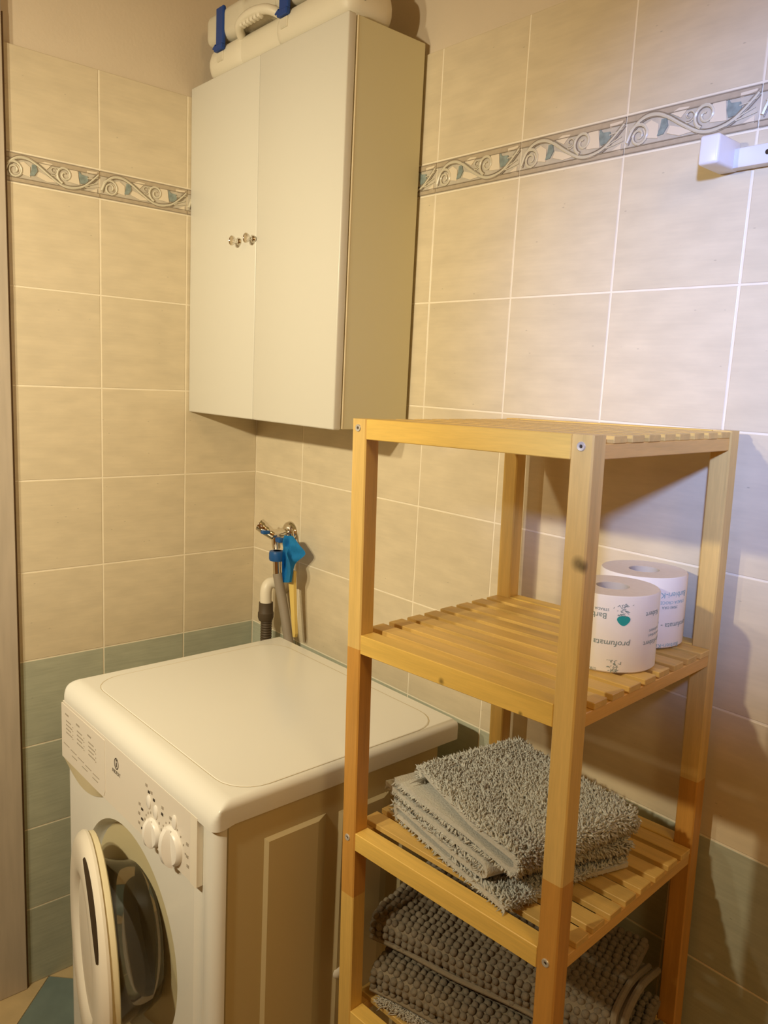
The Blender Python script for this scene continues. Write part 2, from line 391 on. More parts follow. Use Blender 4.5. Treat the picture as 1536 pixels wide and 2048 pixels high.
def border_bm(w):
    """relief listello: bands above and below, scrolls, leaves; drawn for a tile 0.2 x 0.0593"""
    b = bmesh.new(); H = BH; j = 0.0012
    x0, x1, z0, z1 = -w / 2 + j, w / 2 - j, -H / 2 + j, H / 2 - j
    box(b, x0, x1, 0.0, 0.0024, z0, z1, mi=0)
    def strip(za, zb, y, mi): box(b, x0, x1, y, 0.0005, za, zb, mi=mi)
    strip(z1 - 0.0105, z1 - 0.0015, -0.0012, 1); strip(z0 + 0.0015, z0 + 0.0085, -0.0012, 1)
    for zz in (z1 - 0.0022, z1 - 0.0112, z0 + 0.0095, z0 + 0.0016): strip(zz - 0.0007, zz + 0.0007, -0.0017, 2)
    if w < 0.1: return b
    def P(x, z, y=-0.001): return ((x - 0.5) * w, y, (z - 0.5) * 0.062 * 0.78)
    def blob(pts, mi, y=-0.0014):
        a = [b.verts.new(P(x, z, y)) for x, z in pts]; c = [b.verts.new(P(x, z, 0.0002)) for x, z in pts]
        b.faces.new(a).material_index = mi
        for i in range(len(a)):
            k = (i + 1) % len(a); b.faces.new((a[i], a[k], c[k], c[i])).material_index = mi
    def rib(pts, r0, r1, mi, y=-0.0012):
        q = [P(x, z, y) for x, z in pts]; n = len(q)
        tube(b, q, [r0 + (r1 - r0) * i / (n - 1) for i in range(n)], 6, mi)
    # cream patches
    blob([(0.17, 0.30), (0.27, 0.22), (0.27, 0.62), (0.21, 0.78), (0.14, 0.66)], 3)
    blob([(0.34, 0.30), (0.44, 0.16), (0.54, 0.20), (0.44, 0.40), (0.36, 0.50)], 3)
    blob([(0.66, 0.34), (0.78, 0.30), (0.76, 0.86), (0.67, 0.84)], 3)
    blob([(0.86, 0.82), (0.97, 0.92), (0.97, 0.97), (0.86, 0.95)], 3)
    blob([(0.44, 0.66), (0.50, 0.92), (0.42, 0.95), (0.36, 0.84)], 3)
    blob([(0.88, 0.10), (0.97, 0.08), (0.97, 0.28)], 3)
    # leaves
    blob([(0.265, 0.28), (0.31, 0.30), (0.345, 0.52), (0.33, 0.74), (0.29, 0.74), (0.285, 0.52)], 4, -0.0018)
    blob([(0.775, 0.86), (0.80, 0.74), (0.865, 0.72), (0.875, 0.54), (0.84, 0.38), (0.79, 0.36), (0.775, 0.56)], 4, -0.0018)
    # main wave, then the two spirals
    wave = [(0.02, 0.25), (0.06, 0.62), (0.14, 0.88), (0.24, 0.92), (0.34, 0.76), (0.46, 0.44), (0.58, 0.16), (0.68, 0.10), (0.80, 0.22), (0.90, 0.52), (0.985, 0.86)]
    wv = [(p.x, p.y) for p in smooth_path([(x, z, 0) for x, z in wave], 4)]
    rib(wv, 0.0028, 0.0019, 5); rib([(x + 0.012, z - 0.07) for x, z in wv], 0.0008, 0.0008, 2)
    rib([(x, z + 0.085) for x, z in wv], 0.0007, 0.0007, 2)
    asp = w / (0.062 * 0.78)
    def sp(cx, cz, r, turns, a0, sgn, rr):
        pts = [((x), (z)) for x, z in spiral(0, 0, r, turns, a0, 24, sgn)]
        q = [(cx + x / asp, cz + z) for x, z in pts]
        rib(q, rr, rr * 0.6, 5); rib([(cx + x * 0.82 / asp, cz + z * 0.82) for x, z in pts], 0.0006, 0.0006, 2)
    sp(0.115, 0.40, 0.36, 1.7, 2.6, -1, 0.0026)
    sp(0.625, 0.58, 0.36, 1.5, 4.4, -1, 0.0027)
    sp(0.505, 0.66, 0.20, 1.2, 4.2, 1, 0.0011)
    rib([(0.66, 0.10), (0.78, 0.16), (0.88, 0.36), (0.97, 0.50)], 0.0013, 0.0010, 5)
    rib([(0.84, 0.24), (0.92, 0.30), (0.985, 0.36)], 0.0011, 0.0009, 5)
    rib([(0.86, 0.62), (0.93, 0.66), (0.985, 0.74)], 0.0010, 0.0008, 5)
    return b
BM_ = [M['b_base'], M['b_band'], M['b_edge'], M['b_cream'], M['b_leaf'], M['b_scroll']]
border_cache = {}
def put_border(w, pos, parent, rz=0.0):
    k = round(w, 4)
    if k not in border_cache:
        o = obj('border_tile', border_bm(w), BM_, parent, smooth=True); border_cache[k] = o
    else:
        o = border_cache[k].copy(); C.objects.link(o); o.parent = parent
    o.location = pos; o.rotation_euler = (0, 0, rz); o.name = 'border_tile'

rows = [(k * TH + (Z4 - 4 * TH), (k + 1) * TH + (Z4 - 4 * TH), 'teal' if k < 4 else 'beige') for k in range(9)]
rows[0] = (0.0, rows[0][1], 'teal')
rows.append((ZT, ZTOP, 'beige'))
colB = [(0.0, 0.2056)] + [(0.2056 + i * TW, 0.2056 + (i + 1) * TW) for i in range(12)]
for a, b_ in colB:
    b_ = min(b_, 2.7)
    for z0, z1, k in rows: put_tile(k, b_ - a, z1 - z0, ((a + b_) / 2, 0, (z0 + z1) / 2), wall_back)
    put_border(b_ - a, ((a + b_) / 2, 0, ZB + BH / 2), wall_back)
colA = [(0.0, 0.2002), (0.2002, 0.4034), (0.4034, 0.5980)]
for a, b_ in colA:
    for z0, z1, k in rows: put_tile(k, b_ - a, z1 - z0, (0, -(a + b_) / 2, (z0 + z1) / 2), wall_left, PI / 2)
    put_border(b_ - a, (0, -(a + b_) / 2, ZB + BH / 2), wall_left, PI / 2)

# floor: diagonal beige and teal tiles
def floor_tile(pts, m):
    b = bmesh.new(); poly_prism(b, pts, lambda p, d: (p[0], p[1], -d), 0.004); obj('floor_tile', b, m, floor)
def sq(cx, cy, s): return [(cx + s * math.cos(a), cy + s * math.sin(a)) for a in (0, PI / 2, PI, 3 * PI / 2)]
bm = bmesh.new()
def clip_poly(pts, x0, x1, y0, y1):
    for ax, lim, sg in ((0, x0, 1), (0, x1, -1), (1, y0, 1), (1, y1, -1)):
        out = []
        for i in range(len(pts)):
            p, q = pts[i], pts[(i + 1) % len(pts)]
            dp, dq = (p[ax] - lim) * sg, (q[ax] - lim) * sg
            if dp >= 0: out.append(p)
            if dp * dq < 0:
                t = dp / (dp - dq); out.append((p[0] + (q[0] - p[0]) * t, p[1] + (q[1] - p[1]) * t))
        pts = out
        if not pts: return []
    return pts
HD = 0.2; bm.free()
for i in range(-2, 10):
    for j in range(-8, 4):
        cx = 0.1414 + (i + (j % 2) * 0.5) * 2 * HD * 0.7071; cy = -0.5434 + j * HD * 0.7071
        pts = clip_poly(sq(cx, cy, HD * 0.7071 - 0.0015), 0.0, 2.7, -1.9, 0.0)
        if len(pts) >= 3 and cx < 1.6: floor_tile(pts, M['floor_teal'] if j % 2 == 0 else M['floor_beige'])

# door casing and the door leaf's edge at the far left
bm = bmesh.new(); box(bm, 0.0005, 0.012, -0.69, -0.5955, 0, 2.22, 0.0015, 1)
d1 = struct('door_1', bm, M['door_wood'])
bm = bmesh.new(); box(bm, 0.0005, 0.008, -0.5955, -0.5915, 0, 2.10); obj('gap_shade_strip', bm, M['casing_gap_shade'], d1)  # brown strip standing in for the shadowed gap along the casing
bm = bmesh.new(); box(bm, -0.0055, 0.006, -1.5, -0.692, 0, 2.2, 0.001, 1); obj('door_leaf', bm, M['door_wood'], d1)

# ------------------------------------------------------------------ wall cabinet
cab = thing('wall_cabinet', 'white two-door wall cabinet with round chrome knobs hung above the washing machine', 'cabinet', (0, 0, 0))
CX0, CX1, CY, CZ0, CZ1 = 0.001, 0.571, -0.192, 1.345, 2.066
bm = bmesh.new(); box(bm, CX0 + 0.002, CX1, CY + 0.021, -0.008, CZ0, CZ1, 0.001, 1); obj('body', bm, M['carcass'], cab)
bm = bmesh.new(); box(bm, CX1 - 0.004, CX1 + 0.0006, CY + 0.0205, CY + 0.0225, CZ0 + 0.001, CZ1 - 0.001); obj('edge_band', bm, M['edge_band'], cab)
mid = 0.2873
doors = []
for a, b_ in ((CX0, mid - 0.0006), (mid + 0.0006, CX1)):
    bm = bmesh.new(); box(bm, a, b_, CY, CY + 0.0185, CZ0 - 0.001, CZ1 + 0.001, 0.003, 3)
    doors.append(obj('door', bm, M['lacquer'], cab, smooth=True))
for d, kx in zip(doors, (0.2235, 0.2800)):
    bm = bmesh.new()
    lathe(bm, [(0, 0), (0.0075, 0), (0.0072, 0.004), (0.0045, 0.007), (0.0048, 0.011), (0.0088, 0.016), (0.0102, 0.0185), (0.0098, 0.021), (0.0082, 0.0215), (0.0072, 0.0205), (0, 0.0212)],
          axis_mx((kx, CY, 1.7145), (0, -1, 0)), 24)
    obj('knob', bm, M['chrome'], d, smooth=True)

# carrying case lying on the cabinet
case = thing('tool_case', 'white plastic carrying case with blue latches on top of the wall cabinet', 'case', (0, 0, CZ1 + 0.001))
CH = 0.135; cx0, cx1, cy0, cy1 = 0.054, 0.562, -0.188, -0.072
def case_half(z0, z1, bev):
    b = bmesh.new(); box(b, cx0, cx1, cy0 + 0.006, cy1, z0, z1, bev, 5)
    return b
bm = case_half(0.0, CH * 0.52, 0.028)
for a, b_ in ((cx0, cx0 + 0.155), (cx0 + 0.265, cx1)): box(bm, a, b_, cy0, cy0 + 0.07, 0.0, CH * 0.52, 0.030, 6)
obj('case_base', bm, M['case'], case, smooth=True)
bm = case_half(CH * 0.53, CH, 0.02)
for a, b_ in ((cx0, cx0 + 0.155), (cx0 + 0.265, cx1)): box(bm, a, b_, cy0, cy0 + 0.05, CH * 0.53, CH, 0.016, 4)
obj('case_lid', bm, M['case_lid'], case, smooth=True)
bm = bmesh.new()
hp = smooth_path([(cx0 + 0.135, cy0 + 0.012, 0.062), (cx0 + 0.155, cy0 - 0.006, 0.072), (cx0 + 0.19, cy0 - 0.012, 0.078), (cx0 + 0.23, cy0 - 0.012, 0.078), (cx0 + 0.265, cy0 - 0.006, 0.072), (cx0 + 0.285, cy0 + 0.012, 0.062)], 6)
tube(bm, hp, 0.0095, 10)
for i in range(6): box(bm, cx0 + 0.172 + i * 0.013, cx0 + 0.181 + i * 0.013, cy0 - 0.018, cy0 - 0.004, 0.062, 0.071, 0.002, 1)
obj('handle', bm, M['case'], case, smooth=True)
for lx in (0.108, 0.350):
    bm = bmesh.new(); box(bm, lx, lx + 0.030, cy0 - 0.004, cy0 + 0.004, 0.052, 0.135, 0.002, 1)
    box(bm, lx - 0.002, lx + 0.032, cy0 - 0.008, cy0 + 0.002, 0.048, 0.060, 0.002, 1)
    tube(bm, [(lx - 0.012, cy0 - 0.003, 0.058), (lx + 0.002, cy0 - 0.005, 0.062)], 0.002, 6)
    obj('latch', bm, M['blue'], case)
    bm = bmesh.new(); box(bm, lx + 0.002, lx + 0.028, cy0 - 0.003, cy0 + 0.004, 0.028, 0.047, 0.002, 1); obj('latch_seat', bm, M['case_lid'], case)

# ------------------------------------------------------------------ washing machine
wm = thing('washing_machine', 'white front-loading washing machine with its round door ajar, in the corner', 'washing machine', (0.2396, -0.0763, 0), (0, 0, 0.0124))
W_, D_, ZW = 0.5812, 0.5019, 0.8303
LIPZ = 0.793
# side and back shell with pressed ribs
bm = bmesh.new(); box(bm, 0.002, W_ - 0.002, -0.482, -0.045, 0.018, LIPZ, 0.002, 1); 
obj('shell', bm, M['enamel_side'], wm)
for i, (b0, b1, zt) in enumerate(((-0.418, -0.300, 0.748), (-0.274, -0.160, 0.742), (-0.134, -0.075, 0.752))):
    bm = bmesh.new()
    q0 = [(b0, 0.07), (b1, 0.07), (b1, zt), (b0, zt)]; e = 0.006
    q1 = [(b0 + e, 0.07 + e), (b1 - e * 3, 0.07 + e), (b1 - e * 3, zt - e), (b0 + e, zt - e)]
    lo = [bm.verts.new((W_ - 0.002, p[0], p[1])) for p in q0]; hi = [bm.verts.new((W_ + 0.0025, p[0], p[1])) for p in q1]
    bm.faces.new(hi)
    for k in range(4): bm.faces.new((lo[k], lo[(k + 1) % 4], hi[(k + 1) % 4], hi[k]))
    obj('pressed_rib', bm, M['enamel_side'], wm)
bm = bmesh.new(); lathe(bm, [(0, 0.007), (0.007, 0.006), (0.011, 0.002), (0.0115, 0)], axis_mx((W_ + 0.0004, -0.262, 0.443), (1, 0, 0)), 16); obj('transit_cap', bm, M['plastic'], wm, smooth=True)
# front frame with rounded uprights, porthole cut through it
HC = (0.280, 0.462); HR = 0.188
def front_bm():
    b = bmesh.new()
    sec = [(0.0, -0.484)] + [(0.018 - 0.018 * math.cos(t), -0.484 - 0.0179 * math.sin(t)) for t in [PI / 2 * k / 5 for k in range(1, 6)]]
    secR = [(0.519, -0.5019), (0.534, -0.4970), (0.540, -0.4985), (0.552, -0.5019)]
    secR += [(W_ - 0.020 + 0.020 * math.sin(t), -0.484 - 0.0179 * math.cos(t)) for t in [PI / 2 * k / 6 for k in range(1, 7)]]
    def strip(pts, z0, z1):
        lo = [b.verts.new((p[0], p[1], z0)) for p in pts]; hi = [b.verts.new((p[0], p[1], z1)) for p in pts]
        for i in range(len(pts) - 1): b.faces.new((lo[i], lo[i + 1], hi[i + 1], hi[i]))
    zb, zt = 0.03, LIPZ
    strip(sec, zb, zt); strip(secR, zb, zt)
    # flat middle as a ring of quads around the round opening
    a0, a1 = sec[-1][0], secR[0][0]; n = 64
    ring = []; outer = []
    for k in range(n):
        t = 2 * PI * k / n; c, s = math.cos(t), math.sin(t)
        ring.append((HC[0] + HR * c, HC[1] + HR * s))
        f = min([x for x in (((a1 - HC[0]) / c) if c > 1e-9 else 9, ((a0 - HC[0]) / c) if c < -1e-9 else 9, ((zt - HC[1]) / s) if s > 1e-9 else 9, ((zb - HC[1]) / s) if s < -1e-9 else 9)])
        outer.append((HC[0] + f * c, HC[1] + f * s))
    vi = [b.verts.new((p[0], -0.5019, p[1])) for p in ring]; vo = [b.verts.new((p[0], -0.5019, p[1])) for p in outer]
    for k in range(n): b.faces.new((vi[k], vi[(k + 1) % n], vo[(k + 1) % n], vo[k]))
    for ca, cz in ((a0, zb), (a1, zb), (a0, zt), (a1, zt)):
        cv = b.verts.new((ca, -0.5019, cz))
        ks = [k for k in range(n) if (abs(outer[k][0] - ca) < 1e-6) != (abs(outer[(k + 1) % n][0] - ca) < 1e-6)]
        ks = [k for k in ks if (outer[k][1] - HC[1]) * (cz - HC[1]) > 0]
        for k in ks[:1]: b.faces.new((vo[k], vo[(k + 1) % n], cv))
    # recessed dish going in
    prev = vi
    for r, dep in ((HR - 0.003, 0.004), (HR - 0.008, 0.014), (HR - 0.014, 0.021), (HR - 0.024, 0.026)):
        cur = [b.verts.new((HC[0] + r * math.cos(2 * PI * k / n), -0.5019 + dep, HC[1] + r * math.sin(2 * PI * k / n))) for k in range(n)]
        for k in range(n): b.faces.new((prev[k], prev[(k + 1) % n], cur[(k + 1) % n], cur[k]))
        prev = cur
    return b
obj('front_panel', front_bm(), M['enamel'], wm, smooth=True)
FM = axis_mx((HC[0], -0.5019, HC[1]), (0, 1, 0))
bm = bmesh.new(); lathe(bm, [(HR - 0.023, 0.0255), (HR - 0.030, 0.021), (HR - 0.042, 0.026), (HR - 0.046, 0.040), (HR - 0.040, 0.050), (HR - 0.046, 0.060), (HR - 0.05, 0.09)], FM, 64); obj('door_gasket', bm, M['rubber'], wm, smooth=True)
bm = bmesh.new(); lathe(bm, [(HR - 0.05, 0.088), (0.19, 0.10), (0.20, 0.14), (0.20, 0.36), (0.0, 0.37)], FM, 48); obj('drum', bm, M['drum'], wm, smooth=True)
bm = bmesh.new(); box(bm, 0.246, 0.262, -0.480, -0.474, 0.622, 0.634, 0.001, 1); obj('latch_slot', bm, M['print_dark'], wm)
# plinth
bm = bmesh.new(); box(bm, 0.01, W_ - 0.01, -0.494, -0.06, 0.0, 0.03, 0.002, 1); obj('plinth', bm, M['plastic'], wm)
# top with big front rounding, sides rounded less
def top_bm():
    b = bmesh.new(); R = 0.036; r = 0.013
    prof = [(0.0, LIPZ), (0.0, ZW)]
    n = 9
    prof = [(0.0, LIPZ), (0.0, ZW - 0.004), (-0.004, ZW)]
    for k in range(n + 1):
        t = PI / 2 * k / n; prof.append((-(D_ + 0.006) + R - R * math.sin(t), ZW - R + R * math.cos(t)))
    prof.append((-(D_ + 0.006), LIPZ - 0.004)); prof.append((-(D_ - 0.012), LIPZ - 0.004)); prof.append((-(D_ - 0.03), LIPZ))
    sl = [(0.0, r)]
    m = 6
    xs = [(-0.002 + r - r * math.cos(PI / 2 * k / m), r - r * math.sin(PI / 2 * k / m)) for k in range(m + 1)]
    xs += [(W_ + 0.002 - x - 0.002, i) for x, i in [(q[0], q[1]) for q in xs[::-1]]]
    rings = []
    for x, ins in xs:
        ring = []
        for (bb, z) in prof:
            b2 = max(bb, -(D_ + 0.006) + ins * (1 if z > LIPZ - 0.01 else 0)); z2 = min(z, ZW - ins)
            ring.append(b.verts.new((x, b2, z2)))
        rings.append(ring)
    for A, B in zip(rings, rings[1:]):
        for i in range(len(prof)):
            k = (i + 1) % len(prof); b.faces.new((A[i], A[k], B[k], B[i]))
    b.faces.new(rings[0]); b.faces.new(rings[-1][::-1])
    bmesh.ops.remove_doubles(b, verts=b.verts, dist=1e-6)
    return b
obj('top', top_bm(), M['enamel'], wm, smooth=True)
def rrect(a0, a1, b0, b1, r, n=6):
    out = []
    for cx, cy, s in ((a1 - r, b1 - r, 0), (a0 + r, b1 - r, PI / 2), (a0 + r, b0 + r, PI), (a1 - r, b0 + r, 3 * PI / 2)):
        out += [(cx + r * math.cos(s + PI / 2 * k / n), cy + r * math.sin(s + PI / 2 * k / n)) for k in range(n + 1)]
    return out
bm = bmesh.new()
def ring_strip(o0, o1, z0, z1):
    lo = [bm.verts.new((p[0], p[1], z0)) for p in o0]; hi = [bm.verts.new((p[0], p[1], z1)) for p in o1]
    for k in range(len(lo)): bm.faces.new((lo[k], lo[(k + 1) % len(lo)], hi[(k + 1) % len(lo)], hi[k]))
    return hi
ring_strip(rrect(0.0325, 0.5725, -0.4655, -0.0295, 0.060), rrect(0.0338, 0.5712, -0.4642, -0.0308, 0.059), ZW + 0.0003, ZW + 0.0002)
obj('top_groove', bm, M['groove'], wm)
bm = bmesh.new()
hi = ring_strip(rrect(0.0338, 0.5712, -0.4642, -0.0308, 0.059), rrect(0.0352, 0.5698, -0.4628, -0.0322, 0.058), ZW + 0.0001, ZW + 0.0009)
bm.faces.new(hi)
obj('top_inset', bm, M['enamel'], wm)
# control panel
PB = -0.5085
def to_front(dep): return lambda p, d: (p[0], dep + d, p[1])
bm = bmesh.new()
poly_prism(bm, [(0.003, 0.792), (0.003, 0.700), (0.06, 0.676), (0.198, 0.6735), (0.5176, 0.681), (0.5176, 0.792)], to_front(PB), 0.012)
obj('control_panel', bm, M['plastic_panel'], wm)
bm = bmesh.new()
poly_prism(bm, [(0.5176, 0.792), (0.5176, 0.6805), (0.520, 0.6785), (0.535, 0.6785), (0.5375, 0.681), (0.5375, 0.792)], to_front(PB), 0.0105)
obj('panel_end_strip', bm, M['plastic'], wm)
bm = bmesh.new()
poly_prism(bm, [(-0.003, 0.786), (-0.003, 0.674), (0.185, 0.6745), (0.2, 0.678), (0.2055, 0.690), (0.2045, 0.786)], to_front(PB - 0.0008), 0.003)
dr = obj('detergent_drawer', bm, M['plastic_panel'], wm)
bm = bmesh.new()
for c in range(3):
    a = 0.018 + c * 0.055; z = 0.768 - c * 0.001
    box(bm, a, a + 0.016, PB - 0.0013, PB - 0.0005, z, z + 0.0035)
    for k in range(4): box(bm, a + 0.004, a + 0.028 + (k % 2) * 0.006, PB - 0.0013, PB - 0.0005, z - 0.012 - k * 0.008, z - 0.0095 - k * 0.008)
    for k in range(4): box(bm, a + 0.036, a + 0.039, PB - 0.0013, PB - 0.0005, z - 0.014 - k * 0.008, z - 0.012 - k * 0.008)
for k in range(5): box(bm, 0.008 + k * 0.036, 0.036 + k * 0.036, PB - 0.0013, PB - 0.0005, 0.7055 - k * 0.0012, 0.7075 - k * 0.0012)
for k in range(3): box(bm, 0.05 + k * 0.05, 0.075 + k * 0.05, PB - 0.0013, PB - 0.0005, 0.694 - k * 0.001, 0.696 - k * 0.001)
obj('programme_table_print', bm, M['print'], dr)['kind'] = 'stuff'
bm = bmesh.new()
n = 14; up = [bm.verts.new((0.0 + 0.2 * k / n, -0.5085, 0.674)) for k in range(n + 1)]
lo = [bm.verts.new((0.0 + 0.2 * k / n, -0.5030, 0.674 - 0.034 * max(0.02, math.sin(PI * (0.12 + 0.88 * k / n))) )) for k in range(n + 1)]
up = [v for v in up]
for k in range(n): bm.faces.new((up[k], up[k + 1], lo[k + 1], lo[k]))
obj('drawer_grip', bm, M['plastic_cream'], wm, smooth=True)
# logo and prints on the panel
bm = bmesh.new()
def pp(a, z, y=PB - 0.0006): return (a, y, z)
for rr0, rr1 in ((0.0085, 0.0105),):
    n = 24
    A = [bm.verts.new(pp(0.254 + rr0 * 0.8 * math.cos(2 * PI * k / n), 0.762 + rr0 * math.sin(2 * PI * k / n))) for k in range(n)]
    B = [bm.verts.new(pp(0.254 + rr1 * 0.8 * math.cos(2 * PI * k / n), 0.762 + rr1 * math.sin(2 * PI * k / n))) for k in range(n)]
    for k in range(n): bm.faces.new((A[k], A[(k + 1) % n], B[(k + 1) % n], B[k]))
box(bm, 0.2527, 0.2553, PB - 0.0008, PB, 0.756, 0.7645); box(bm, 0.2527, 0.2553, PB - 0.0008, PB, 0.7665, 0.769)
add_text(bm, 'INDESIT', 0.0095, lambda x, y: pp(0.254 + x, 0.7455 + y))
obj('brand_mark', bm, M['print_dark'], wm)['kind'] = 'stuff'
bm = bmesh.new()
for a, z in ((0.377, 0.763), (0.395, 0.757), (0.424, 0.746)): box(bm, a, a + 0.006, PB - 0.0008, PB, z, z + 0.0042)
for a, z in ((0.352, 0.722), (0.352, 0.7045), (0.352, 0.6875)): box(bm, a, a + 0.007, PB - 0.0008, PB, z, z + 0.0035)
obj('indicator_slots', bm, M['print_dark'], wm)['kind'] = 'stuff'
bm = bmesh.new()
for a, z in ((0.368, 0.771), (0.386, 0.7655), (0.425, 0.757), (0.452, 0.752), (0.343, 0.727), (0.341, 0.7095), (0.341, 0.6925), (0.506, 0.735), (0.506, 0.715), (0.508, 0.700)):
    box(bm, a, a + 0.006, PB - 0.0008, PB, z, z + 0.005)
for k in range(9):
    t = PI * (0.1 + 0.8 * k / 8)
    box(bm, 0.396 + 0.033 * math.cos(t), 0.398 + 0.033 * math.cos(t), PB - 0.0008, PB, 0.699 + 0.033 * math.sin(t), 0.703 + 0.033 * math.sin(t))
    box(bm, 0.463 + 0.041 * math.cos(t), 0.465 + 0.041 * math.cos(t), PB - 0.0008, PB, 0.705 + 0.041 * math.sin(t), 0.708 + 0.041 * math.sin(t))
obj('panel_print', bm, M['print'], wm)['kind'] = 'stuff'
for a, z in ((0.380, 0.748), (0.4045, 0.741), (0.468, 0.754)):
    bm = bmesh.new(); lathe(bm, [(0, 0.003), (0.006, 0.0028), (0.0078, 0.0015), (0.008, 0)], axis_mx((a, PB, z), (0, -1, 0)) @ Matrix.Diagonal((0.9, 1.5, 1, 1)), 18)
    obj('button', bm, M['knob_white'], wm, smooth=True)
for a, z, r, dep in ((0.396, 0.702, 0.023, 0.017), (0.4625, 0.712, 0.030, 0.021)):
    bm = bmesh.new(); mx = axis_mx((a, PB, z), (0, -1, 0))
    lathe(bm, [(0, dep * 0.45), (r * 0.9, dep * 0.40), (r, dep * 0.25), (r * 1.03, 0.0)], mx, 32)
    # grip ridge across the dial, standing upright and leaning a little
    rm = Matrix.Translation((a, PB, z)) @ Matrix.Rotation(math.radians(-8), 4, 'Y')
    b2 = bmesh.new()
    sec = [(-r * 0.36, 0.0), (-r * 0.16, dep), (r * 0.16, dep), (r * 0.36, 0.0)]
    rings = []
    for k in range(9):
        s = -1 + 2 * k / 8; zz = s * r * 0.99; f = math.sqrt(max(0.05, 1 - s * s * 0.92))
        rings.append([b2.verts.new((x, -(dep * 0.3 + y * 0.7 * f) - 0.001, zz)) for x, y in sec])
    for A, B in zip(rings, rings[1:]):
        for i in range(3): b2.faces.new((A[i], A[i + 1], B[i + 1], B[i]))
    b2.faces.new(rings[0]); b2.faces.new(rings[-1])
    merge(bm, b2, 0, rm)
    obj('dial', bm, M['knob_white'], wm, smooth=True)
# porthole door, hinged at the left and ajar by about 14 degrees; local z = outward normal, local x = towards the free edge
ph = math.radians(13.93)
dc = Vector((0.0955 + 0.1948 * math.cos(ph), -0.5019 - 0.1948 * math.sin(ph), 0.4553))
ex = Vector((math.cos(ph), -math.sin(ph), 0)); ez = Vector((-math.sin(ph), -math.cos(ph), 0)); ey = Vector((0, 0, 1))
DM = Matrix(((ex.x, ey.x, ez.x, dc.x), (ex.y, ey.y, ez.y, dc.y), (ex.z, ey.z, ez.z, dc.z), (0, 0, 0, 1)))
bm = bmesh.new()
lathe(bm, [(0.112, 0.024), (0.118, 0.031), (0.130, 0.034), (0.148, 0.0345), (0.166, 0.0335), (0.178, 0.0305), (0.186, 0.025), (0.190, 0.018), (0.189, 0.0135), (0.13, 0.0135)], DM, 72)
pd = obj('porthole_door', bm, M['plastic'], wm, smooth=True)
bm = bmesh.new(); lathe(bm, [(0.13, 0.0135), (0.184, 0.0135), (0.1855, 0.010), (0.1855, 0.002), (0.182, 0.0), (0.150, -0.002), (0.140, 0.004), (0.13, 0.0135)], DM, 72)
obj('inner_ring', bm, M['plastic_cream'], pd, smooth=True)
bm = bmesh.new(); lathe(bm, [(0.140, 0.003), (0.138, -0.006), (0.130, -0.030), (0.122, -0.062), (0.112, -0.080), (0.092, -0.088), (0, -0.092)], DM, 64)
obj('glass_bowl', bm, M['glass'], pd, smooth=True)
bm = bmesh.new(); lathe(bm, [(0, 0.030), (0.06, 0.028), (0.113, 0.0245)], DM, 48); obj('window_cover', bm, M['plastic'], pd, smooth=True)
# finger slot of the handle, on the rim near the free edge
bm = bmesh.new()
for k in range(25):
    t = math.radians(84 - 56 * k / 24)
    f = math.sqrt(max(0.04, 1 - ((k - 12) / 12.3) ** 2))
    p = [DM @ Vector((r * math.cos(t), r * math.sin(t), z)) for r, z in ((0.1795 - 0.007 * f, 0.0315 + 0.0016 * f), (0.1800 + 0.0040 * f, 0.0302 - 0.0026 * f))]
    if k == 0: prev = [bm.verts.new(q) for q in p]; continue
    cur = [bm.verts.new(q) for q in p]; bm.faces.new((prev[0], prev[1], cur[1], cur[0])); prev = cur
sl = obj('handle_slot', bm, M['gap'], pd)
sm = sl.modifiers.new('thick', 'SOLIDIFY'); sm.thickness = 0.0016; sm.offset = 0

# ------------------------------------------------------------------ taps, hoses, cloth behind the washing machine
tap = thing('water_tap', 'chrome washing machine tap with a lever, fixed to the wall in the corner', 'tap', (0.166, 0, 1.060))
bm = bmesh.new(); lathe(bm, [(0, -0.017), (0.012, -0.016), (0.021, -0.012), (0.027, -0.006), (0.0285, -0.0006), (0.0, -0.0006)], Matrix.Translation((0, 0, 0)) @ axis_mx((0, 0, 0), (0, 1, 0)), 24); obj('flange', bm, M['chrome'], tap, smooth=True)
bm = bmesh.new(); tube(bm, [(0, -0.010, 0), (0.001, -0.03, 0), (0.002, -0.058, 0.001)], [0.010, 0.012, 0.012], 16); tube(bm, [(0.004, -0.046, 0.0), (0.006, -0.046, -0.022), (0.006, -0.044, -0.034)], [0.0105, 0.0105, 0.0095], 16)
obj('tap_body', bm, M['chrome'], tap, smooth=True)
bm = bmesh.new(); tube(bm, smooth_path([(0.006, -0.054, 0.0), (0.0, -0.062, 0.006), (-0.008, -0.069, 0.014), (-0.016, -0.075, 0.021), (-0.020, -0.078, 0.024)], 4), [0.0125] * 5 + [0.0135] * 4 + [0.015] * 4 + [0.0155] * 3 + [0.010], 18)
obj('lever', bm, M['chrome'], tap, smooth=True)
bm = bmesh.new(); box(bm, -0.003, 0.012, -0.086, -0.066, 0.004, 0.013, 0.003, 2); box(bm, 0.012, 0.032, -0.054, -0.040, -0.016, -0.004, 0.003, 2); obj('blue_index', bm, M['bluenut'], tap, smooth=True)
bm = bmesh.new(); tube(bm, smooth_path([(0.020, -0.010, 0.012), (0.032, -0.016, 0.006), (0.040, -0.020, -0.006), (0.042, -0.024, -0.022)], 4), 0.003, 8); obj('wire_loop', bm, M['chrome'], tap, smooth=True)

